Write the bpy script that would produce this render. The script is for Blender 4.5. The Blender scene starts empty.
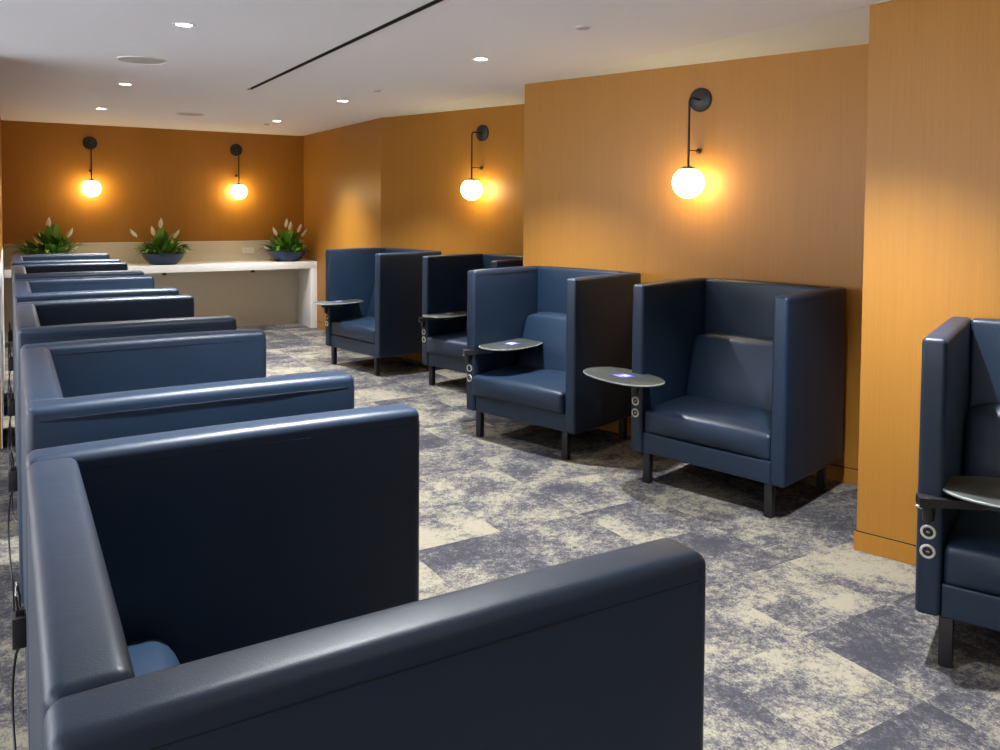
import bpy, bmesh, math, random
from mathutils import Vector, Matrix
random.seed(11)
S = bpy.context.scene
COL = S.collection
PI = math.pi
R = math.radians

# ------------------------------------------------------------------ dimensions
W, D, H, T, TB, B = .9575, .7430, 1.1577, .0812, .0778, .181   # lounge chair
HC = 2.543                                                       # ceiling
YB = 11.175                                                      # back wall
XR = 3.442
XC = 3.397
DZ = .871

# ------------------------------------------------------------------ materials
def new_mat(name):
    m = bpy.data.materials.new(name); m.use_nodes = True
    nt = m.node_tree; b = nt.nodes['Principled BSDF']
    return m, nt, b
def N(nt, t, **kw):
    n = nt.nodes.new(t)
    for k, v in kw.items():
        if k in n.inputs: n.inputs[k].default_value = v
        else: setattr(n, k, v)
    return n
def simple(name, col, rough=.5, metal=0., spec=.5, var=.0, scale=30, bump=0., bscale=200, coat=0.):
    m, nt, b = new_mat(name)
    b.inputs['Base Color'].default_value = (*col, 1); b.inputs['Roughness'].default_value = rough
    b.inputs['Metallic'].default_value = metal; b.inputs['Specular IOR Level'].default_value = spec
    b.inputs['Coat Weight'].default_value = coat
    tc = N(nt, 'ShaderNodeTexCoord')
    if var:
        n = N(nt, 'ShaderNodeTexNoise', Scale=scale, Detail=4.)
        nt.links.new(tc.outputs['Object'], n.inputs['Vector'])
        r = N(nt, 'ShaderNodeMapRange'); r.inputs['To Min'].default_value = 1-var; r.inputs['To Max'].default_value = 1+var
        nt.links.new(n.outputs['Fac'], r.inputs['Value'])
        mx = N(nt, 'ShaderNodeVectorMath', operation='SCALE'); mx.inputs[0].default_value = col
        nt.links.new(r.outputs[0], mx.inputs['Scale']); nt.links.new(mx.outputs[0], b.inputs['Base Color'])
    if bump:
        n = N(nt, 'ShaderNodeTexNoise', Scale=bscale, Detail=3.)
        nt.links.new(tc.outputs['Object'], n.inputs['Vector'])
        bp = N(nt, 'ShaderNodeBump', Strength=bump, Distance=.002)
        nt.links.new(n.outputs['Fac'], bp.inputs['Height']); nt.links.new(bp.outputs[0], b.inputs['Normal'])
    return m
def emit(name, col, strength):
    m, nt, b = new_mat(name)
    b.inputs['Base Color'].default_value = (.9, .9, .9, 1)
    b.inputs['Emission Color'].default_value = (*col, 1); b.inputs['Emission Strength'].default_value = strength
    return m

def leather_mat(name, col):
    m, nt, b = new_mat(name)
    tc = N(nt, 'ShaderNodeTexCoord')
    n = N(nt, 'ShaderNodeTexNoise', Scale=5., Detail=3.); nt.links.new(tc.outputs['Object'], n.inputs['Vector'])
    r = N(nt, 'ShaderNodeMapRange'); r.inputs['To Min'].default_value = .85; r.inputs['To Max'].default_value = 1.15
    nt.links.new(n.outputs['Fac'], r.inputs['Value'])
    mx = N(nt, 'ShaderNodeVectorMath', operation='SCALE'); mx.inputs[0].default_value = col
    nt.links.new(r.outputs[0], mx.inputs['Scale']); nt.links.new(mx.outputs[0], b.inputs['Base Color'])
    b.inputs['Roughness'].default_value = .43; b.inputs['Specular IOR Level'].default_value = .48
    v = N(nt, 'ShaderNodeTexVoronoi', Scale=420.); nt.links.new(tc.outputs['Object'], v.inputs['Vector'])
    n2 = N(nt, 'ShaderNodeTexNoise', Scale=14., Detail=5.); nt.links.new(tc.outputs['Object'], n2.inputs['Vector'])
    b1 = N(nt, 'ShaderNodeBump', Strength=.18, Distance=.0008); nt.links.new(v.outputs['Distance'], b1.inputs['Height'])
    b2 = N(nt, 'ShaderNodeBump', Strength=.18, Distance=.006); nt.links.new(n2.outputs['Fac'], b2.inputs['Height'])
    nt.links.new(b1.outputs[0], b2.inputs['Normal']); nt.links.new(b2.outputs[0], b.inputs['Normal'])
    return m

def wood_mat():
    m, nt, b = new_mat('orange veneer')
    g = N(nt, 'ShaderNodeNewGeometry')
    mp = N(nt, 'ShaderNodeMapping'); mp.inputs['Scale'].default_value = (150, 150, 2.2)
    nt.links.new(g.outputs['Position'], mp.inputs['Vector'])
    n = N(nt, 'ShaderNodeTexNoise', Scale=1., Detail=4., Roughness=.6); nt.links.new(mp.outputs[0], n.inputs['Vector'])
    mp2 = N(nt, 'ShaderNodeMapping'); mp2.inputs['Scale'].default_value = (9, 9, .5)
    nt.links.new(g.outputs['Position'], mp2.inputs['Vector'])
    n2 = N(nt, 'ShaderNodeTexNoise', Scale=1., Detail=2.); nt.links.new(mp2.outputs[0], n2.inputs['Vector'])
    ad = N(nt, 'ShaderNodeMath', operation='MULTIPLY_ADD'); ad.inputs[1].default_value = .35
    nt.links.new(n2.outputs['Fac'], ad.inputs[0]); nt.links.new(n.outputs['Fac'], ad.inputs[2])
    cr = N(nt, 'ShaderNodeValToRGB')
    cr.color_ramp.elements[0].position = .42; cr.color_ramp.elements[0].color = (.345, .150, .019, 1)
    cr.color_ramp.elements[1].position = .9; cr.color_ramp.elements[1].color = (.395, .176, .025, 1)
    nt.links.new(ad.outputs[0], cr.inputs[0]); nt.links.new(cr.outputs[0], b.inputs['Base Color'])
    b.inputs['Roughness'].default_value = .40; b.inputs['Specular IOR Level'].default_value = .36
    bp = N(nt, 'ShaderNodeBump', Strength=.06, Distance=.001)
    nt.links.new(n.outputs['Fac'], bp.inputs['Height']); nt.links.new(bp.outputs[0], b.inputs['Normal'])
    return m

def carpet_mat():
    m, nt, b = new_mat('distressed carpet tile')
    L = nt.links.new
    g = N(nt, 'ShaderNodeNewGeometry')
    sub = N(nt, 'ShaderNodeVectorMath', operation='SUBTRACT'); sub.inputs[1].default_value = (2.53-.48*20, 2.03-.48*20, 0)
    L(g.outputs['Position'], sub.inputs[0])
    dv = N(nt, 'ShaderNodeVectorMath', operation='DIVIDE'); dv.inputs[1].default_value = (.48, .48, 1.)
    L(sub.outputs[0], dv.inputs[0])
    fl = N(nt, 'ShaderNodeVectorMath', operation='FLOOR'); L(dv.outputs[0], fl.inputs[0])
    sx = N(nt, 'ShaderNodeSeparateXYZ'); L(fl.outputs[0], sx.inputs[0])
    cb = N(nt, 'ShaderNodeCombineXYZ'); L(sx.outputs[0], cb.inputs[0]); L(sx.outputs[1], cb.inputs[1])
    wn = N(nt, 'ShaderNodeTexWhiteNoise'); wn.noise_dimensions = '3D'; L(cb.outputs[0], wn.inputs['Vector'])
    off = N(nt, 'ShaderNodeVectorMath', operation='SCALE'); off.inputs['Scale'].default_value = 7.
    L(wn.outputs['Color'], off.inputs[0])
    ps = N(nt, 'ShaderNodeVectorMath', operation='ADD'); L(g.outputs['Position'], ps.inputs[0]); L(off.outputs[0], ps.inputs[1])
    # broad worn patches, different on every tile
    n1 = N(nt, 'ShaderNodeTexNoise', Scale=2.4, Detail=7., Roughness=.66); n1.inputs['Distortion'].default_value = .25
    L(ps.outputs[0], n1.inputs['Vector'])
    # fibre speckle
    mp = N(nt, 'ShaderNodeMapping'); mp.inputs['Scale'].default_value = (95, 60, 1); L(g.outputs['Position'], mp.inputs['Vector'])
    n2 = N(nt, 'ShaderNodeTexNoise', Scale=1.3, Detail=4., Roughness=.8); L(mp.outputs[0], n2.inputs['Vector'])
    n3 = N(nt, 'ShaderNodeTexNoise', Scale=28., Detail=5., Roughness=.75); L(ps.outputs[0], n3.inputs['Vector'])
    # tile bias
    bi = N(nt, 'ShaderNodeMapRange'); bi.inputs['To Min'].default_value = -.045; bi.inputs['To Max'].default_value = .045
    L(wn.outputs['Value'], bi.inputs['Value'])
    a1 = N(nt, 'ShaderNodeMath', operation='ADD'); L(n1.outputs['Fac'], a1.inputs[0]); L(bi.outputs[0], a1.inputs[1])
    s2 = N(nt, 'ShaderNodeMath', operation='MULTIPLY_ADD'); s2.inputs[1].default_value = .62
    L(n2.outputs['Fac'], s2.inputs[0]); L(a1.outputs[0], s2.inputs[2])
    s3 = N(nt, 'ShaderNodeMath', operation='MULTIPLY_ADD'); s3.inputs[1].default_value = .62
    L(n3.outputs['Fac'], s3.inputs[0]); L(s2.outputs[0], s3.inputs[2])
    cr = N(nt, 'ShaderNodeValToRGB'); e = cr.color_ramp.elements
    e[0].position = .78; e[0].color = (.038, .038, .047, 1)
    e[1].position = 1.0; e[1].color = (.25, .226, .172, 1)
    x = e.new(.865); x.color = (.068, .066, .075, 1)
    x = e.new(.93); x.color = (.145, .136, .12, 1)
    mr = N(nt, 'ShaderNodeMapRange'); mr.inputs['From Min'].default_value = 0; mr.inputs['From Max'].default_value = 1.24
    L(s3.outputs[0], mr.inputs['Value']); L(mr.outputs[0], cr.inputs[0])
    # fine seams between tiles
    L(cr.outputs[0], b.inputs['Base Color'])
    b.inputs['Roughness'].default_value = .95; b.inputs['Specular IOR Level'].default_value = .15
    bp = N(nt, 'ShaderNodeBump', Strength=.5, Distance=.004); L(n2.outputs['Fac'], bp.inputs['Height']); L(bp.outputs[0], b.inputs['Normal'])
    return m

M = {}
M['leather'] = leather_mat('navy leather', (.0085, .022, .047))
M['thread'] = simple('dark seam', (.006, .009, .015), .6, var=.1)
M['wood'] = wood_mat()
M['carpet'] = carpet_mat()
M['groove'] = simple('dark groove', (.01, .007, .004), .8, var=.1)
M['ceiling'] = simple('ceiling panel paint', (.90, .91, .98), .9, spec=.1, var=.03, scale=60, bump=.15, bscale=90)
M['plaster'] = simple('white plaster', (.90, .97, .98), .9, spec=.1, var=.02, scale=8)  # recess plaster; paler tint stands in for the brighter light there
M['black'] = simple('black powder coat', (.012, .012, .014), .45, var=.1)
M['blackplastic'] = simple('black plastic', (.014, .014, .016), .35, var=.1)
M['table'] = simple('dark grey laminate', (.036, .042, .040), .5, var=.06, scale=60)
M['tableedge'] = simple('grey laminate edge', (.22, .24, .23), .4, var=.05)
M['chrome'] = simple('satin metal', (.72, .70, .64), .25, metal=1., var=.03)
M['ring'] = simple('brushed cream metal', (.62, .60, .52), .45, metal=.3, var=.03)
M['sticker'] = simple('blue sticker', (.05, .06, .42), .4, var=.05)
M['stickerw'] = simple('white sticker print', (.5, .5, .56), .5, var=.03)
M['deskw'] = simple('off white laminate', (.80, .80, .77), .45, var=.02, scale=10)
M['beige'] = simple('beige laminate', (.64, .60, .50), .5, var=.04, scale=25)
M['whitep'] = simple('white plastic', (.82, .82, .78), .4, var=.02)
M['bowl'] = simple('blue glazed ceramic', (.010, .030, .085), .3, var=.08, scale=12)
M['leaf'] = simple('green leaf', (.035, .115, .012), .38, var=.45, scale=9)
M['leaf2'] = simple('light green leaf', (.15, .36, .035), .38, var=.3, scale=9)
M['petal'] = simple('cream petal', (.92, .91, .78), .5, var=.05)
M['soil'] = simple('potting soil', (.02, .013, .008), .95, var=.4, scale=60, bump=.5)
M['globe'] = emit('lit opal glass', (1., .78, .38), 14.)
M['lens'] = emit('lit downlight lens', (1., .97, .93), 22.)
M['slot'] = simple('black slot', (.012, .012, .013), .7, var=.1)
M['grille'] = simple('grey speaker mesh', (.5, .49, .52), .7, var=.1, scale=300)

# ------------------------------------------------------------------ helpers
def link(name, me, mats, parent=None):
    o = bpy.data.objects.new(name, me); COL.objects.link(o)
    for m in (mats if isinstance(mats, (list, tuple)) else [mats]): me.materials.append(m)
    if parent is not None: o.parent = parent
    return o
def build(name, bm, mats, parent=None, smooth=True):
    me = bpy.data.meshes.new(name); bmesh.ops.recalc_face_normals(bm, faces=bm.faces[:]); bm.to_mesh(me); bm.free()
    if smooth:
        for p in me.polygons: p.use_smooth = True
        try: me.set_sharp_from_angle(angle=R(40))
        except Exception: pass
    return link(name, me, mats, parent)
def struct(o): o['kind'] = 'structure'; return o
def thing(name, label, cat, loc=(0, 0, 0), rz=0., group=None):
    o = bpy.data.objects.new(name, None); COL.objects.link(o); o.location = loc; o.rotation_euler = (0, 0, rz)
    o.empty_display_size = .1
    o['label'] = label; o['category'] = cat
    if group: o['group'] = group
    return o
def tag(o, label, cat, group=None):
    o['label'] = label; o['category'] = cat
    if group: o['group'] = group
    return o
def box(bm, x0, x1, y0, y1, z0, z1, bev=0., mi=0):
    r = bmesh.ops.create_cube(bm, size=1.)
    for v in r['verts']:
        v.co = Vector(((x0+x1)/2+v.co.x*(x1-x0), (y0+y1)/2+v.co.y*(y1-y0), (z0+z1)/2+v.co.z*(z1-z0)))
    fs = {f for v in r['verts'] for f in v.link_faces}
    for f in fs: f.material_index = mi
    if bev:
        es = list({e for v in r['verts'] for e in v.link_edges})
        q = bmesh.ops.bevel(bm, geom=es, offset=bev, segments=2, affect='EDGES', profile=.5)
        for f in q['faces']: f.material_index = mi
def axis_samples(h, r, n):
    s = [h-r+r*math.tan(k*PI/4/3) for k in range(1, 4)]
    inner = [-(h-r)+2*(h-r)*i/n for i in range(n+1)]
    return [-q for q in reversed(s)]+inner+s
def pillow(bm, cx, cy, cz, hx, hy, hz, r, n=8, crown=(0, 0, 0), pin=0., warp=None, mi=0):
    """rounded box with faces that may bulge (crown) - upholstery"""
    ax = [axis_samples(h, r, n) for h in (hx, hy, hz)]
    hs = (hx, hy, hz); cache = {}
    def vert(p):
        k = tuple(round(c, 6) for c in p)
        if k in cache: return cache[k]
        P = Vector(p); I = Vector([max(-(hs[i]-r), min(hs[i]-r, P[i])) for i in range(3)])
        d = P-I
        Q = I+d.normalized()*r if d.length > 1e-9 else P
        u = [Q[i]/hs[i] for i in range(3)]
        for i in range(3):
            j, k2 = [(1, 2), (0, 2), (0, 1)][i]
            if crown[i]:
                w = max(0, 1-u[j]**2)*max(0, 1-u[k2]**2)
                Q[i] += crown[i]*w**.6*u[i]
        if warp: Q = warp(Q, u)
        v = bm.verts.new((cx+Q.x, cy+Q.y, cz+Q.z)); cache[k] = v
        return v
    for i in range(3):
        j, k = [(1, 2), (2, 0), (0, 1)][i]
        for s in (-1, 1):
            A, Bx = ax[j], ax[k]
            for a in range(len(A)-1):
                for b in range(len(Bx)-1):
                    vs = []
                    for (aa, bb) in ((a, b), (a+1, b), (a+1, b+1), (a, b+1)):
                        p = [0, 0, 0]; p[i] = s*hs[i]; p[j] = A[aa]; p[k] = Bx[bb]; vs.append(vert(p))
                    try: f = bm.faces.new(vs if s > 0 else vs[::-1]); f.material_index = mi
                    except ValueError: pass
def tube(bm, pts, r, n=8, mi=0, caps=True):
    pts = [Vector(p) for p in pts]; rings = []
    rs = r if isinstance(r, (list, tuple)) else [r]*len(pts)
    prev = None
    for i, p in enumerate(pts):
        d = (pts[min(i+1, len(pts)-1)]-pts[max(i-1, 0)]).normalized()
        if prev is None:
            a = d.cross(Vector((0, 0, 1)));
            if a.length < .05: a = d.cross(Vector((1, 0, 0)))
        else: a = prev-d*prev.dot(d)
        a.normalize(); b = d.cross(a).normalized(); prev = a
        rings.append([bm.verts.new(p+(a*math.cos(2*PI*k/n)+b*math.sin(2*PI*k/n))*rs[i]) for k in range(n)])
    for i in range(len(rings)-1):
        for k in range(n):
            f = bm.faces.new((rings[i][k], rings[i][(k+1) % n], rings[i+1][(k+1) % n], rings[i+1][k])); f.material_index = mi
    if caps:
        for rg in (rings[0][::-1], rings[-1]):
            f = bm.faces.new(rg); f.material_index = mi
def lathe(bm, prof, n=32, mat=None, mi=0, close=False):
    """profile of (r, z) turned around z; mat moves it"""
    mat = mat or Matrix(); rings = []
    for (r, z) in prof:
        if r < 1e-6: rings.append([bm.verts.new(mat @ Vector((0, 0, z)))])
        else: rings.append([bm.verts.new(mat @ Vector((r*math.cos(2*PI*k/n), r*math.sin(2*PI*k/n), z))) for k in range(n)])
    prs = list(zip(rings, rings[1:]))
    if close: prs.append((rings[-1], rings[0]))
    for A, C in prs:
        for k in range(n):
            k2 = (k+1) % n
            if len(A) == 1 and len(C) == 1: continue
            if len(A) == 1: q = (A[0], C[k], C[k2])
            elif len(C) == 1: q = (A[k], A[k2], C[0])
            else: q = (A[k], A[k2], C[k2], C[k])
            f = bm.faces.new(q); f.material_index = mi
def prism(bm, poly, z0, z1, mi=0):
    a = [bm.verts.new((x, y, z0)) for x, y in poly]; b = [bm.verts.new((x, y, z1)) for x, y in poly]
    n = len(poly)
    for i in range(n):
        f = bm.faces.new((a[i], a[(i+1) % n], b[(i+1) % n], b[i])); f.material_index = mi
    for q in (a[::-1], b):
        f = bm.faces.new(q); f.material_index = mi
def copy_part(o, parent):
    c = o.copy(); COL.objects.link(c); c.parent = parent
    for ch in list(o.children): copy_part(ch, c)
    return c
def copy_thing(root, loc, rz, label, group=None):
    c = root.copy(); COL.objects.link(c); c.location = loc; c.rotation_euler = (0, 0, rz)
    c['label'] = label
    if group: c['group'] = group
    for ch in list(root.children): copy_part(ch, c)
    return c

# ------------------------------------------------------------------ the room
bm = bmesh.new(); box(bm, -4.6, 5.0, -3.3, 11.4, -.12, 0); struct(build('floor', bm, M['carpet'], smooth=False))
# sawtooth right wall
wa = R(17.9); st = (math.sin(wa), -math.cos(wa))
def seg_end(x, y, yend):
    s = (y-yend)/math.cos(wa); return (x+s*math.sin(wa), yend)
C1, C2, C3 = (3.3876, 2.4377), (3.4067, 5.4557), (3.430, 8.400)
e3 = seg_end(*C3, C2[1]); e2 = seg_end(*C2, C1[1]); e1 = seg_end(*C1, -.6)
face = [(XR, YB), C3, e3, C2, e2, C1, e1, (3.41, -.6), seg_end(3.41, -.6, -3.2)]
bm = bmesh.new(); prism(bm, face+[(5.0, -3.2), (5.0, YB)], 0, HC+.02)
o = struct(build('wall_right', bm, M['wood'], smooth=False))
md = o.modifiers.new('edge', 'BEVEL'); md.width = .004; md.segments = 2; md.limit_method = 'ANGLE'; md.angle_limit = R(10)
def offset_strip(bm, pts, off, z0, z1, mi=0):
    """strip standing off in front of the wall faces (room side), mitred"""
    P = [Vector(p) for p in pts]; outer = []
    def nrm(a, b):
        d = (b-a).normalized(); return Vector((d.y, -d.x)) * -1
    for i, p in enumerate(P):
        ns = []
        if i > 0: ns.append(nrm(P[i-1], p))
        if i < len(P)-1: ns.append(nrm(p, P[i+1]))
        if len(ns) == 2:
            m = (ns[0]+ns[1]); m.normalize(); k = off/max(.3, m.dot(ns[0]))
        else: m, k = ns[0], off
        outer.append(p+m*k)
    n = len(P)
    for i in range(n-1):
        q = [P[i], P[i+1], outer[i+1], outer[i]]
        prism(bm, [(v.x, v.y) for v in q], z0, z1, mi)
# direction test: room side is -x for a wall walked towards -y
bm = bmesh.new(); offset_strip(bm, face, -.006, .001, .088)
struct(build('baseboard_right', bm, M['wood'], smooth=False))
bm = bmesh.new(); offset_strip(bm, face, -.0015, .088, .094)
struct(build('trim_1', bm, M['groove'], smooth=False))
bm = bmesh.new(); box(bm, -4.6, 5.0, YB, YB+.15, 0, HC+.02); struct(build('wall_back', bm, M['wood'], smooth=False))
bm = bmesh.new(); box(bm, -.16, -.056, 6.3, YB, 0, HC); struct(build('wall_left', bm, M['wood'], smooth=False))
bm = bmesh.new(); box(bm, -.056, -.050, 6.3, 10.55, 0.001, 1.13, .001); struct(build('trim_2', bm, M['whitep'], smooth=False))
# the far side of the side aisle: wall with windows added for fill light
WY = [(-2.9, .3), (.6, 3.8), (4.1, 7.3), (7.6, 10.8)]
bm = bmesh.new(); box(bm, -4.6, -4.5, -3.3, YB, 0, .25); box(bm, -4.6, -4.5, -3.3, YB, 2.45, HC)
cuts = [-3.3]+[v for a in WY for v in a]+[YB]
for a, b in zip(cuts[::2], cuts[1::2]): box(bm, -4.6, -4.5, a, b, .25, 2.45)
struct(build('wall_far_left', bm, M['wood'], smooth=False))
mg, ntg, bg = new_mat('window glass')
tr = N(ntg, 'ShaderNodeBsdfTransparent'); gl = N(ntg, 'ShaderNodeBsdfGlossy', Roughness=.02); mxs = N(ntg, 'ShaderNodeMixShader'); mxs.inputs[0].default_value = .06
ntg.links.new(tr.outputs[0], mxs.inputs[1]); ntg.links.new(gl.outputs[0], mxs.inputs[2])
ntg.links.new(mxs.outputs[0], [n for n in ntg.nodes if n.type == 'OUTPUT_MATERIAL'][0].inputs[0])
for i, (a, b) in enumerate(WY):
    bm = bmesh.new()
    for q in ((a, a+.05, .25, 2.45), (b-.05, b, .25, 2.45), ((a+b)/2-.025, (a+b)/2+.025, .25, 2.45), (a, b, .25, .30), (a, b, 2.40, 2.45)): box(bm, -4.58, -4.52, *q)
    wf = struct(build('window_%d' % (i+1), bm, M['black'], smooth=False))
    bm = bmesh.new(); box(bm, -4.553, -4.547, a+.03, b-.03, .28, 2.42); build('pane', bm, mg, wf, False)
    pl = bpy.data.lights.new('window_portal', 'AREA'); pl.shape = 'RECTANGLE'; pl.size = 2.2; pl.size_y = b-a; pl.cycles.is_portal = True
    po = bpy.data.objects.new('window_portal', pl); COL.objects.link(po); po.location = (-4.5, (a+b)/2, 1.35); po.rotation_euler = (0, -PI/2, 0)
bm = bmesh.new(); box(bm, -4.5, 5.0, -3.3, -3.2, 0, HC); struct(build('wall_front', bm, M['wood'], smooth=False))
# ceiling: main panel field up to the sawtooth tips, slightly higher plaster beyond it
bm = bmesh.new(); box(bm, -4.6, 1.69-.013, -3.3, YB+.1, HC, HC+.1); box(bm, 1.69+.013, XC, -3.3, YB+.1, HC, HC+.1)
box(bm, 1.677, 1.703, 6.94, YB+.1, HC, HC+.1); box(bm, 1.677, 1.703, -3.3, -2.6, HC, HC+.1)
struct(build('ceiling', bm, M['ceiling'], smooth=False))
bm = bmesh.new(); box(bm, XC, 5.0, -3.3, YB+.1, HC+.006, HC+.1); struct(build('ceiling', bm, M['plaster'], smooth=False))

# ------------------------------------------------------------------ linear slot in the ceiling
t = thing('slot_diffuser', 'long black linear air slot running along the ceiling', 'vent', (1.69, 2.17, HC))
bm = bmesh.new(); box(bm, -.0128, .0128, -4.76, 4.765, .055, .06)
for sx in (-.0128, .0098): box(bm, sx, sx+.003, -4.76, 4.765, -.001, .055)
build('slot_channel', bm, M['slot'], t, False)
bm = bmesh.new(); box(bm, -.017, -.0128, -4.77, 4.775, -.003, -.0005); box(bm, .0128, .017, -4.77, 4.775, -.003, -.0005); box(bm, -.017, .017, 4.766, 4.775, -.003, -.0005)
build('slot_frame', bm, M['black'], t, False)

# ------------------------------------------------------------------ downlights
SPOT = 255.
def make_downlight(loc, label, energy=SPOT, group='recessed round downlights'):
    t = thing('recessed_downlight', label, 'ceiling light', loc, 0, group)
    bm = bmesh.new(); lathe(bm, [(.040, -.001), (.043, -.0035), (.056, -.003), (.058, 0.), (.040, 0.)], 28, close=True)
    build('trim_ring', bm, M['whitep'], t)
    bm = bmesh.new(); lathe(bm, [(0, -.0035), (.025, -.003), (.040, -.001), (.040, .0), (0, .0)], 28)
    build('lens', bm, M['lens'], t)
    l = bpy.data.lights.new('downlight_beam', 'SPOT'); l.energy = energy; l.spot_size = R(104); l.spot_blend = .8
    l.shadow_soft_size = .035; l.color = (.955, .98, 1.)
    lo = bpy.data.objects.new('downlight_beam', l); COL.objects.link(lo); lo.parent = t; lo.location = (0, 0, -.012)
    return t
names = {(.8, 4.66): 'lit downlight of the left row, nearest in view and brightest',
         (.8, 7.21): 'lit downlight of the left row, middle one in view',
         (.8, 9.2): 'lit downlight of the left row, closest to the back wall',
         (2.58, 4.66): 'lit downlight of the right row, nearest in view, before the large wall panel',
         (2.58, 7.21): 'lit downlight of the right row, middle one in view',
         (2.58, 9.36): 'lit downlight of the right row, closest to the back wall'}
for (x, y), lab in names.items(): make_downlight((x, y, HC), lab)
for x, y, lab in [(.8, 1.9, 'downlight of the left row above the nearest booth chairs'), (2.58, 2.11, 'downlight of the right row above the chair by the pillar')]:
    make_downlight((x, y, HC), lab)
make_downlight((.8, -.6, HC), 'dimmed downlight of the left row behind the viewer', SPOT*.15)  # this pair is unseen, added as weak fill for the near chairs
make_downlight((2.58, -.6, HC), 'dimmed downlight of the right row behind the viewer', SPOT*.3)
for x in (-1.0, -2.8):  # unseen aisle downlights, added for fill and bounce light
    for y, w in ((7.21, 'far'), (2.9, 'middle'), (-1.2, 'near')):
        make_downlight((x, y, HC), 'downlight over the %s of the side aisle, %s line' % (w, 'first' if x > -2 else 'second'), SPOT*.6)

# round ceiling grilles and small fittings
for (x, y, r, lab) in [(.76, 5.95, .15, 'round flush speaker grille between two left row downlights'), (1.63, 9.19, .145, 'round flush speaker grille near the back wall')]:
    t = thing('ceiling_speaker', lab, 'speaker', (x, y, HC), 0, 'round ceiling speakers')
    bm = bmesh.new(); lathe(bm, [(r-.012, -.002), (r-.006, -.006), (r, -.003), (r, 0), (r-.012, 0)], 40, close=True); build('speaker_rim', bm, M['whitep'], t)
    bm = bmesh.new(); lathe(bm, [(0, -.0045), (r*.6, -.004), (r-.012, -.002), (r-.012, 0), (0, 0)], 40); build('speaker_grille', bm, M['grille'], t)
for (x, y, r, lab) in [(2.57, 3.545, .045, 'small round sprinkler cover on ceiling before the large wall panel'), (2.58, 6.4, .04, 'small round sprinkler cover between right row downlights'),
                       (2.58, 9.78, .04, 'small round sprinkler cover by the back wall')]:
    t = thing('sprinkler_cover', lab, 'sprinkler', (x, y, HC), 0, 'sprinkler covers')
    bm = bmesh.new(); lathe(bm, [(0, -.009), (r*.7, -.009), (r*.74, -.004), (r*.74, 0), (0, 0)], 28); build('cover_disc', bm, M['grille'], t)
    bm = bmesh.new(); lathe(bm, [(r*.76, -.001), (r*.8, -.003), (r, -.002), (r, 0), (r*.76, 0)], 28, close=True); build('cover_rim', bm, M['whitep'], t)

# ------------------------------------------------------------------ wall lamps
def make_lamp(loc, rz, label):
    # local: wall plane is y=0, room is -y
    t = thing('globe_wall_lamp', label, 'wall lamp', loc, rz, 'globe wall lamps')
    off = .152
    rot = Matrix.Rotation(PI/2, 4, 'X')
    bm = bmesh.new(); lathe(bm, [(0, .022), (.070, .020), (.078, .014), (.079, .0005), (0, .0005)], 40, rot); build('wall_plate', bm, M['black'], t)
    bm = bmesh.new()
    pts = [(0, -.02, 0), (0, -off+.03, 0)]+[(0, -off+.03-.03*math.sin(a), -.03+.03*math.cos(a)) for a in [PI/2*k/6 for k in range(1, 7)]]+[(0, -off, -.45)]
    tube(bm, pts, .0075, 10); build('stem', bm, M['black'], t)
    bm = bmesh.new(); tube(bm, [(0, -off, -.335), (0, -.02, -.335)], .0035, 8)
    lathe(bm, [(0, -.018)]+[(.018*math.sin(a), -.018*math.cos(a)) for a in [PI*k/10 for k in range(1, 10)]]+[(0, .018)], 16, Matrix.Translation((0, -.019, -.335)))
    build('stabiliser', bm, M['black'], t)
    bm = bmesh.new(); lathe(bm, [(0, .012), (.02, .012), (.055, -.004), (.062, -.012), (0, -.012)], 28, Matrix.Translation((0, -off, -.448))); build('globe_cap', bm, M['chrome'], t)
    bm = bmesh.new(); rg = .101
    lathe(bm, [(rg*math.sin(a), rg*math.cos(a)) for a in [R(32)+(PI-R(32))*k/20 for k in range(20)]]+[(0, -rg)], 36, Matrix.Translation((0, -off, -.544)))
    build('globe_shade', bm, M['globe'], t)
    return t
def on_seg(c, s): return (c[0]+s*st[0], c[1]+s*st[1])
# wall plane normal into the room for segments: (-cos, -sin); local -y -> that
rzs = wa-PI/2
p2 = on_seg(C2, 1.51); p3 = on_seg(C3, 1.497); p1 = on_seg(C1, 1.51)
make_lamp((*p2, 2.312), rzs, 'lit globe wall lamp on the large wall panel, nearest in view')
make_lamp((*p3, 2.309), rzs, 'lit globe wall lamp on the narrow wall panel behind the middle chairs')
make_lamp((*p1, 2.31), rzs, 'globe wall lamp on the nearest wall panel outside the view')
make_lamp((.849, YB, 2.327), 0, 'lit globe wall lamp on the back wall, left one of two')
make_lamp((2.548, YB, 2.317), 0, 'lit globe wall lamp on the back wall, right one of two')

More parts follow.
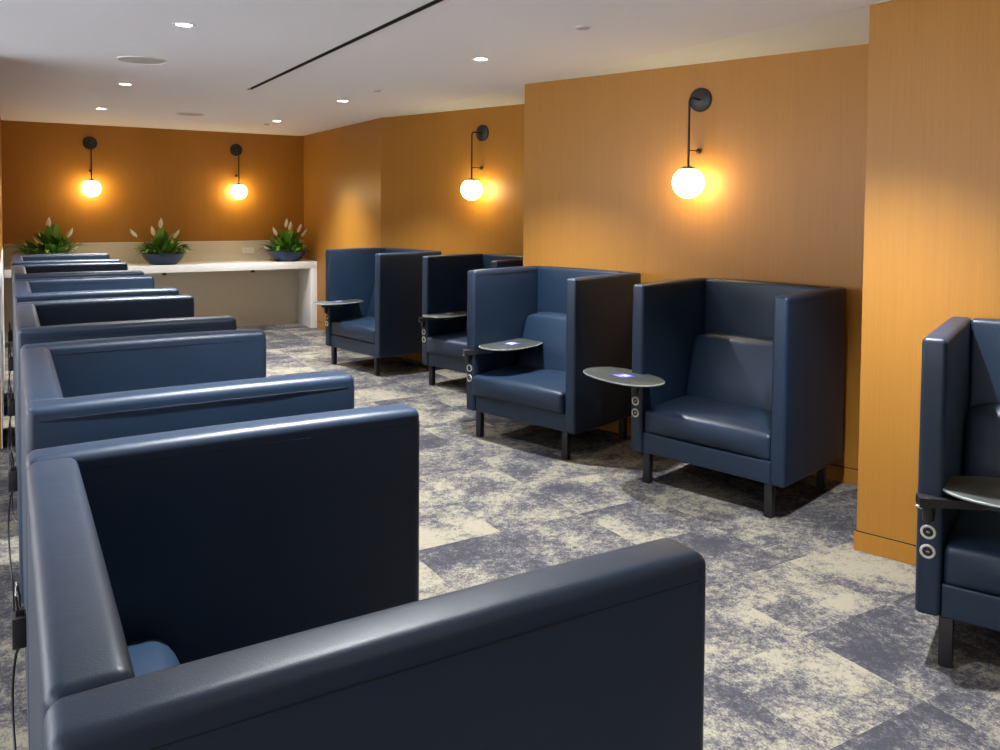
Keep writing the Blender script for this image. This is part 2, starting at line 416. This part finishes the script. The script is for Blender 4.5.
# ------------------------------------------------------------------ lounge chair
def side_panel(x0, inner_sign, parent):
    bm = bmesh.new(); cx = x0+T/2; r = .017
    pillow(bm, cx, D/2, (B+H)/2, T/2, D/2, (H-B)/2, r, 8, crown=(.004, .003, .006))
    for sx in (-1, 1):   # stitched line under the top edge and down the front edge
        x = cx+sx*(T/2+.0002); z = H-.030
        tube(bm, [(x, .022, z), (x+sx*.002, D*.3, z+.002), (x+sx*.002, D*.7, z+.002), (x, D-.03, z)], .0009, 5, 1)
    tube(bm, [(cx-T/2+.014, -.0006, B+.03), (cx-T/2+.014, -.0006, H-.03)], .0012, 5, 1)
    return build('side_panel', bm, [M['leather'], M['thread']], parent)
def make_chair(label, group, table, adapter=False, fwd=0.):
    t = thing('booth_chair', label, 'chair', group=group)
    ox = 0
    side_panel(0, 1, t); side_panel(W-T, -1, t)
    bm = bmesh.new(); pillow(bm, W/2, D-TB/2, (B+H)/2, (W-2*T)/2-.001, TB/2, (H-B)/2, .017, 8, crown=(0, .004, .006))
    build('back_panel', bm, M['leather'], t)
    bm = bmesh.new(); pillow(bm, W/2, (.012+D-TB)/2, (B+.300)/2, (W-2*T)/2-.001, (D-TB-.014)/2, (.300-B)/2, .008, 6)
    build('seat_base', bm, M['leather'], t)
    bm = bmesh.new(); hw = (W-2*T)/2-.004
    def wseat(Q, u):
        Q.z += .006*math.sin(u[0]*7+1)*max(0, u[2])*(1-u[1]**2) - .010*max(0, -u[1])*(abs(u[0])**3)
        Q.y -= .012*(1-u[0]**2)*max(0, -u[1])*(1-u[2]**2)
        return Q
    pillow(bm, W/2, .30-fwd, .375, hw, .286, .069, .022, 14, crown=(.0, .010, .022), warp=wseat)
    build('seat_cushion', bm, M['leather'], t)
    bm = bmesh.new()
    def wback(Q, u):
        Q.y += .055*u[2]*1.0
        Q.z -= .032*abs(u[0])**7*max(0, u[2])
        return Q
    pillow(bm, W/2, .535, .625, hw-.004, .058, .205, .028, 12, crown=(.0, .020, .010), warp=wback)
    build('back_cushion', bm, M['leather'], t)
    for x in (.098, W-.098):
        for y in (.045, D-.06):
            bm = bmesh.new(); box(bm, x-.0225, x+.0225, y-.02, y+.02, .004, B+.004, .002); box(bm, x-.018, x+.018, y-.016, y+.016, 0, .006, .001)
            build('leg', bm, M['black'], t)
    # power outlets in the front of the side panel
    rot = Matrix.Translation((.038, -.003, 0)) @ Matrix.Rotation(PI/2, 4, 'X')
    for z in (.479, .410):
        mt = Matrix.Translation((.038, -.0025, z)) @ Matrix.Rotation(PI/2, 4, 'X')
        bm = bmesh.new(); lathe(bm, [(.017, .001), (.0175, .005), (.022, .006), (.0255, .003), (.0255, -.002), (.017, -.002)], 28, mt, close=True)
        q = build('power_outlet', bm, M['ring'], t); q['label'] = 'round metal ring outlet'
        bm = bmesh.new(); lathe(bm, [(0, .002), (.0165, .002), (.0165, -.002), (0, -.002)], 24, mt)
        box(bm, .033, .043, -.0058, -.0045, z-.003, z+.003, mi=1)
        build('socket', bm, [M['blackplastic'], M['chrome']], q)
    # swivel tablet
    (tx, ty, ang, lx, ly) = table
    px, py = .038, -.014
    bm = bmesh.new()
    lathe(bm, [(0, .520), (.014, .520), (.019, .526), (.019, .573), (.024, .578), (.024, .606), (.021, .610), (0, .610)], 20, Matrix.Translation((px, py, 0)))
    box(bm, px-.022, px+.022, py+.004, .0015, .535, .590, .002)
    d = Vector((tx-px, ty-py, 0)); L = max(d.length, .05); d.normalize(); s = Vector((-d.y, d.x, 0))
    def bar(p0, p1, w0, w1, z0, z1, z2, z3):
        vs = []
        for (p, w, za, zb) in ((p0, w0, z0, z1), (p1, w1, z2, z3)):
            for q in ((-w, za), (w, za), (w, zb), (-w, zb)):
                vs.append(bm.verts.new((p.x+s.x*q[0], p.y+s.y*q[0], q[1])))
        for f in ((0, 1, 2, 3), (7, 6, 5, 4), (0, 4, 5, 1), (1, 5, 6, 2), (2, 6, 7, 3), (3, 7, 4, 0)): bm.faces.new([vs[i] for i in f])
    P = Vector((px, py, 0)); E = Vector((tx, ty, 0))
    bar(P-d*.035, P+d*L*.55, .030, .026, .576, .608, .584, .610)
    bar(P+d*L*.5, E, .022, .022, .592, .612, .600, .624)
    lathe(bm, [(0, .590), (.035, .590), (.038, .600), (.038, .628), (0, .628)], 20, Matrix.Translation((tx, ty, 0)))
    build('tablet_arm', bm, M['blackplastic'], t)
    bm = bmesh.new(); lathe(bm, [(0, -.012), (.007, -.010), (.007, .010), (0, .012)], 12, Matrix.Translation((px-.028, py-.012, .57)) @ Matrix.Rotation(PI/2, 4, 'Y'))
    build('arm_knob', bm, M['chrome'], t)['label'] = 'chrome clamp knob'
    bm = bmesh.new(); n = 64; ca, sa = math.cos(ang), math.sin(ang); e = 2/2.35
    rings = []
    for (k, z) in ((.975, .628), (1.0, .632), (1.0, .637), (.985, .640), (0, .640)):
        if k == 0: rings.append([bm.verts.new((tx, ty, z))]); continue
        rg = []
        for i in range(n):
            a = 2*PI*i/n; c, s_ = math.cos(a), math.sin(a)
            x = lx*k*math.copysign(abs(c)**e, c); y = ly*k*math.copysign(abs(s_)**e, s_)
            rg.append(bm.verts.new((tx+x*ca-y*sa, ty+x*sa+y*ca, z)))
        rings.append(rg)
    bm.faces.new(rings[0][::-1])
    for j in range(4):
        A, C = rings[j], rings[j+1]
        for i in range(n):
            f = bm.faces.new((A[i], A[(i+1) % n], C[0]) if len(C) == 1 else (A[i], A[(i+1) % n], C[(i+1) % n], C[i]))
            f.material_index = 1 if j == 1 or j == 2 else 0
    tp = build('tablet_top', bm, [M['table'], M['tableedge']], t)
    bm = bmesh.new()
    def rect(u0, u1, v0, v1, z0, z1, mi):
        b0 = len(bm.verts)
        pts = [(tx+u*ca-v*sa, ty+u*sa+v*ca) for u, v in ((u0, v0), (u1, v0), (u1, v1), (u0, v1))]
        prism(bm, pts, z0, z1, mi)
    rect(-.05, .06, -.045, .045, .6401, .6408, 0); rect(-.02, .045, -.015, .035, .6408, .6413, 1); rect(-.042, .03, -.036, -.024, .6408, .6413, 1)
    q = build('sticker', bm, [M['sticker'], M['stickerw']], tp, False); q['label'] = 'blue and white sticker'
    if adapter:
        bm = bmesh.new(); box(bm, .235, .285, D+.001, D+.033, .525, .600, .003); box(bm, .25, .27, D+.006, D+.026, .60, .615, .002)
        q = build('power_adapter', bm, M['blackplastic'], t)
        bm = bmesh.new()
        pts = [(.26, D+.018, .525)]+[(.26+.06*math.sin(a*1.2), D+.022+.012*math.sin(a), .525-.35*a/PI) for a in [PI*k/12 for k in range(1, 13)]]+[(.24, D+.02, .09), (.23, D+.02, .03), (.20, D+.01, .006), (.1, D-.02, .005)]
        tube(bm, pts, .0032, 6); tube(bm, [(.255, D+.02, .615), (.25, D+.024, .65), (.28, D+.022, .67), (.3, D+.016, .63), (.285, D+.014, .56)], .0028, 6)
        build('cable', bm, M['blackplastic'], q)
    return t
gR = 'booth chairs along the sawtooth wall'; gL = 'booth chairs in the left row'
def place(t, o, a):
    t.location = (o[0], o[1], 0); t.rotation_euler = (0, 0, R(a)-PI/2)
t = make_chair('navy booth chair left of the pillar, oval tablet swung outward', gR, (.02, -.105, R(-14), .285, .165)); place(t, (3.0938, 3.7512), 14.86)
t = make_chair('navy booth chair second from the pillar, its inner side brightly lit', gR, (.203, .245, R(94), .265, .175), fwd=.04); place(t, (2.7146, 5.0873), 17.0)
t = make_chair('dark navy booth chair partly hidden behind the brightly lit blue one', gR, (.169, .17, R(97), .26, .17), fwd=.035); place(t, (3.154, 6.762), 14.4)
t = make_chair('navy booth chair farthest back on the right, beside the end of the white counter', gR, (.154, .059, R(92), .268, .172)); place(t, (2.728, 8.146), 12.3)
t = make_chair('navy booth chair cut off by the right edge, in front of the pillar', gR, (.33, .10, R(10), .27, .17)); place(t, (2.7131, 1.7113), 24.0)
ys = [.7599, 2.0562, 3.3405, 4.6244, 5.9441, 7.2595]
labs = ['navy booth chair in the foreground of the left row, nearest of all',
        'second nearest navy booth chair of the left row, just behind the foreground one',
        'third nearest navy booth chair of the left row',
        'fourth nearest navy booth chair of the left row',
        'navy booth chair of the left row, second from the plants',
        'navy booth chair of the left row, closest to the plants and counter']
L0 = make_chair(labs[0], gL, (.22, .26, R(94), .265, .175), True)
L0.location = (.021+D, ys[0], 0); L0.rotation_euler = (0, 0, PI/2)
for y, lab in list(zip(ys, labs))[1:]:
    copy_thing(L0, (.0195+D+(.008 if y < 3 else 0), y, 0), PI/2, lab)

# ------------------------------------------------------------------ counter along the back wall
t = thing('counter_desk', 'long off-white counter with solid end panel along the back wall', 'counter', (1.7, 10.6, 0))
ox, oy = 1.7, 10.6
def part(name, boxes, m, bev=.003, lab=None):
    bm = bmesh.new()
    for (a, b, c, d, e, f) in boxes: box(bm, a-ox, b-ox, c-oy, d-oy, e, f, bev)
    q = build(name, bm, m, t)
    if lab: q['label'] = lab
    return q
part('worktop', [(-.045, 3.436, 10.576, 11.150, DZ-.087, DZ)], M['deskw'])
part('end_panel', [(3.349, 3.436, 10.576, 11.148, 0, DZ-.087)], M['deskw'])
part('back_panel', [(-.045, 3.349, 11.135, 11.15, 0.001, DZ-.088)], M['beige'], 0.001, 'beige back panel')
bm = bmesh.new(); box(bm, -.045, 3.439, 11.1515, 11.174, DZ-.1, 1.122, .001); box(bm, -.045, 3.439, 11.147, 11.174, 1.1222, 1.131, .001, mi=1)
struct(build('trim_3', bm, [M['beige'], M['deskw']]))
for x in (1.58, 2.62):
    bm = bmesh.new(); box(bm, x-.02-ox, x+.02-ox, 10.60-oy, 10.64-oy, DZ-.087-.03, DZ-.0875, .003); tube(bm, [(x-ox, 10.60-oy, DZ-.105), (x-ox, 10.585-oy, DZ-.11)], .008, 8)
    build('table_clip', bm, M['black'], t)
t = thing('wall_outlet', 'white double power outlet on the upstand above the counter', 'outlet', (2.69, 11.148, 1.005))
bm = bmesh.new(); box(bm, -.075, .075, -.004, .002, -.038, .038, .002); build('cover_plate', bm, M['whitep'], t)
for dx in (-.032, .032):
    bm = bmesh.new(); box(bm, dx-.022, dx+.022, -.007, -.0042, -.018, .018, .002)
    for k in (-.008, .008): box(bm, dx+k-.0015, dx+k+.0015, -.0078, -.0071, -.008, .008, mi=1)
    build('outlet_socket', bm, [M['whitep'], M['blackplastic']], t)

# ------------------------------------------------------------------ planted bowls
def leaf(bm, base, az, lean, length, width, droop, mi=0, stem=.45):
    """a leaf on a petiole, arching over; drawn as a folded blade"""
    n = 9; d = Vector((math.cos(az), math.sin(az), 0)); s = Vector((-d.y, d.x, 0))
    pos = Vector(base); th = lean; pts = []
    for i in range(n+1):
        pts.append((pos.copy(), th)); pos = pos+(d*math.sin(th)+Vector((0, 0, math.cos(th))))*length/n; th += droop/n
    k0 = int(n*stem)
    tube(bm, [p for p, _ in pts[:k0+1]], .0022, 4, mi)
    prev = None
    for i in range(k0, n+1):
        u = (i-k0)/(n-k0); w = width*(math.sin(PI*min(1, u**.75))**.8 if 0 < u < 1 else 0)+.0006
        p, th_ = pts[i]; nn = d*-math.cos(th_)+Vector((0, 0, math.sin(th_)))
        row = [bm.verts.new(p-s*w+nn*w*.25), bm.verts.new(p), bm.verts.new(p+s*w+nn*w*.25)]
        if prev:
            for a in (0, 1):
                f = bm.faces.new((prev[a], prev[a+1], row[a+1], row[a])); f.material_index = mi
        prev = row
def flower(x, y, z, parent, lean, az, h, name='flower'):
    bm = bmesh.new(); d = Vector((math.cos(az), math.sin(az), 0))
    base = Vector((x, y, z)); top = base+d*math.sin(lean)*h+Vector((0, 0, math.cos(lean)*h))
    mid = (base+top)/2-d*.01
    tube(bm, [base, mid, top], .0025, 5, 1)
    # spathe: a cupped pointed petal around a spadix
    n = 8; s = Vector((1, 0, 0)); d = Vector((0, -1, 0)); up = (top-mid).normalized(); prev = None
    for i in range(n+1):
        u = i/n; w = .026*math.sin(PI*u**.7)**.8 if 0 < u < 1 else .0008
        p = top+up*(u*.125)+d*(.022*math.sin(PI*u*.8)); q = d*(-w*.6)
        row = [bm.verts.new(p-s*w+q), bm.verts.new(p), bm.verts.new(p+s*w+q)]
        if prev:
            for a in (0, 1): bm.faces.new((prev[a], prev[a+1], row[a+1], row[a]))
        prev = row
    tube(bm, [top, top+up*.05], .006, 6, 0)
    return build(name, bm, [M['petal'], M['leaf2']], parent)
def planter(X, Y, label, seed, tall, flowers, spread=1., xr=.3):
    rnd = random.Random(seed)
    t = thing('potted_peace_lily', label, 'plant', (X, Y, DZ), 0, 'planted blue bowls on the counter')
    bm = bmesh.new()
    lathe(bm, [(0, .0005), (.148, .0005), (.158, .008), (.204, .055), (.238, .105), (.252, .137), (.246, .140), (.236, .130), (.205, .100), (.17, .07), (0, .06)], 48)
    build('bowl', bm, M['bowl'], t)
    bm = bmesh.new(); lathe(bm, [(0, .118), (.12, .116), (.214, .108), (.205, .10), (0, .10)], 32); build('soil', bm, M['soil'], t)
    bm = bmesh.new()
    for i in range(120):
        a = rnd.uniform(0, 2*PI); r = .19*math.sqrt(rnd.random()); bx, by = r*math.cos(a), r*math.sin(a)
        aa = a+rnd.uniform(-.7, .7); ln = rnd.uniform(.15, .28)*spread; lean = rnd.uniform(.1, .65)
        # keep foliage clear of the wall behind and at the side
        e = Vector((bx+math.cos(aa)*ln*.75, by+math.sin(aa)*ln*.75))
        if Y+e.y > YB-.09 or X+e.x > XR-.10: aa = math.atan2(-1, rnd.uniform(-1, .2)); ln *= .8
        leaf(bm, (bx, by, .105), aa, lean, ln, rnd.uniform(.018, .030), rnd.uniform(.5, 2.3), 0 if rnd.random() < .6 else 1, .35)
    for (dx, hh, n) in tall:
        for i in range(n):
            aa = rnd.uniform(0, 2*PI); bx = dx+rnd.uniform(-.05, .05); by = rnd.uniform(-.07, .05)
            ln = hh*rnd.uniform(.7, 1.05)
            if Y+by+math.sin(aa)*ln*.5 > YB-.05: aa = -aa
            leaf(bm, (bx, by, .105), aa, rnd.uniform(.05, .4), ln, rnd.uniform(.034, .050), rnd.uniform(.2, .8), rnd.choice([0, 1, 1]), .45)
    build('foliage', bm, [M['leaf'], M['leaf2']], t)
    for (fx, fh, ln, az) in flowers: flower(fx, rnd.uniform(-.06, .02), .11, t, ln, az, fh)
    return t
planter(.36, 10.84, 'planted bowl at the left end, mostly hidden behind the chair backs', 5, [(.08, .40, 12), (.16, .34, 8)], [(.02, .34, .02, 0), (.14, .24, .35, .2), (.2, .06, .6, 0)], 1.15)
planter(1.605, 10.84, 'planted blue bowl in the middle of the counter', 8, [(-.03, .42, 6), (-.09, .32, 8), (.08, .27, 7)], [(-.03, .33, .0, 0), (-.16, .26, .55, PI), (-.07, .24, .15, PI), (.03, .22, .4, 0)], 1.)
planter(3.115, 10.84, 'planted blue bowl at the right end of the counter beside the corner', 3, [(.0, .40, 9), (.06, .33, 9), (-.08, .29, 6)], [(-.03, .33, .02, 0), (.02, .29, .05, 0), (.08, .27, .25, 0), (.10, .26, .15, 0), (.12, .22, .4, 0), (-.06, .24, .35, PI), (-.15, .07, 1.0, PI)], 1.)

# ------------------------------------------------------------------ world, camera
w = bpy.data.worlds.new('room air'); S.world = w; w.use_nodes = True
w.node_tree.nodes['Background'].inputs[0].default_value = (.9, .94, 1, 1); w.node_tree.nodes['Background'].inputs[1].default_value = 4.2  # sky for the added windows, set bright to fill the room

F, CX, CY, PITCH, YAW, ROLL = 828.74, 516.88, 240.42, R(2.284), R(31.555), R(.4927)
fwd = Vector((math.sin(YAW)*math.cos(PITCH), math.cos(YAW)*math.cos(PITCH), -math.sin(PITCH)))
rt = Vector((math.cos(YAW), -math.sin(YAW), 0)); up = rt.cross(fwd)
r2 = rt*math.cos(ROLL)+up*math.sin(ROLL); u2 = -rt*math.sin(ROLL)+up*math.cos(ROLL)
cd = bpy.data.cameras.new('camera'); cam = bpy.data.objects.new('camera', cd); COL.objects.link(cam); S.camera = cam
cd.sensor_fit = 'HORIZONTAL'; cd.sensor_width = 36.; cd.lens = F*36/1000
cd.shift_x = (500-CX)/1000; cd.shift_y = (CY-375)/1000
cd.clip_start = .01
mt = Matrix((r2, u2, -fwd)).transposed().to_4x4(); mt.translation = Vector((0, 0, 1.6)); cam.matrix_world = mt

S.view_settings.view_transform = 'Standard'; S.view_settings.look = 'None'
S.view_settings.exposure = .95; S.view_settings.gamma = 1.; S.view_settings.use_curve_mapping = False
S.cycles.use_denoising = True; S.cycles.max_bounces = 8; S.cycles.diffuse_bounces = 5
S.cycles.caustics_reflective = False; S.cycles.caustics_refractive = False; S.cycles.sample_clamp_indirect = 8.
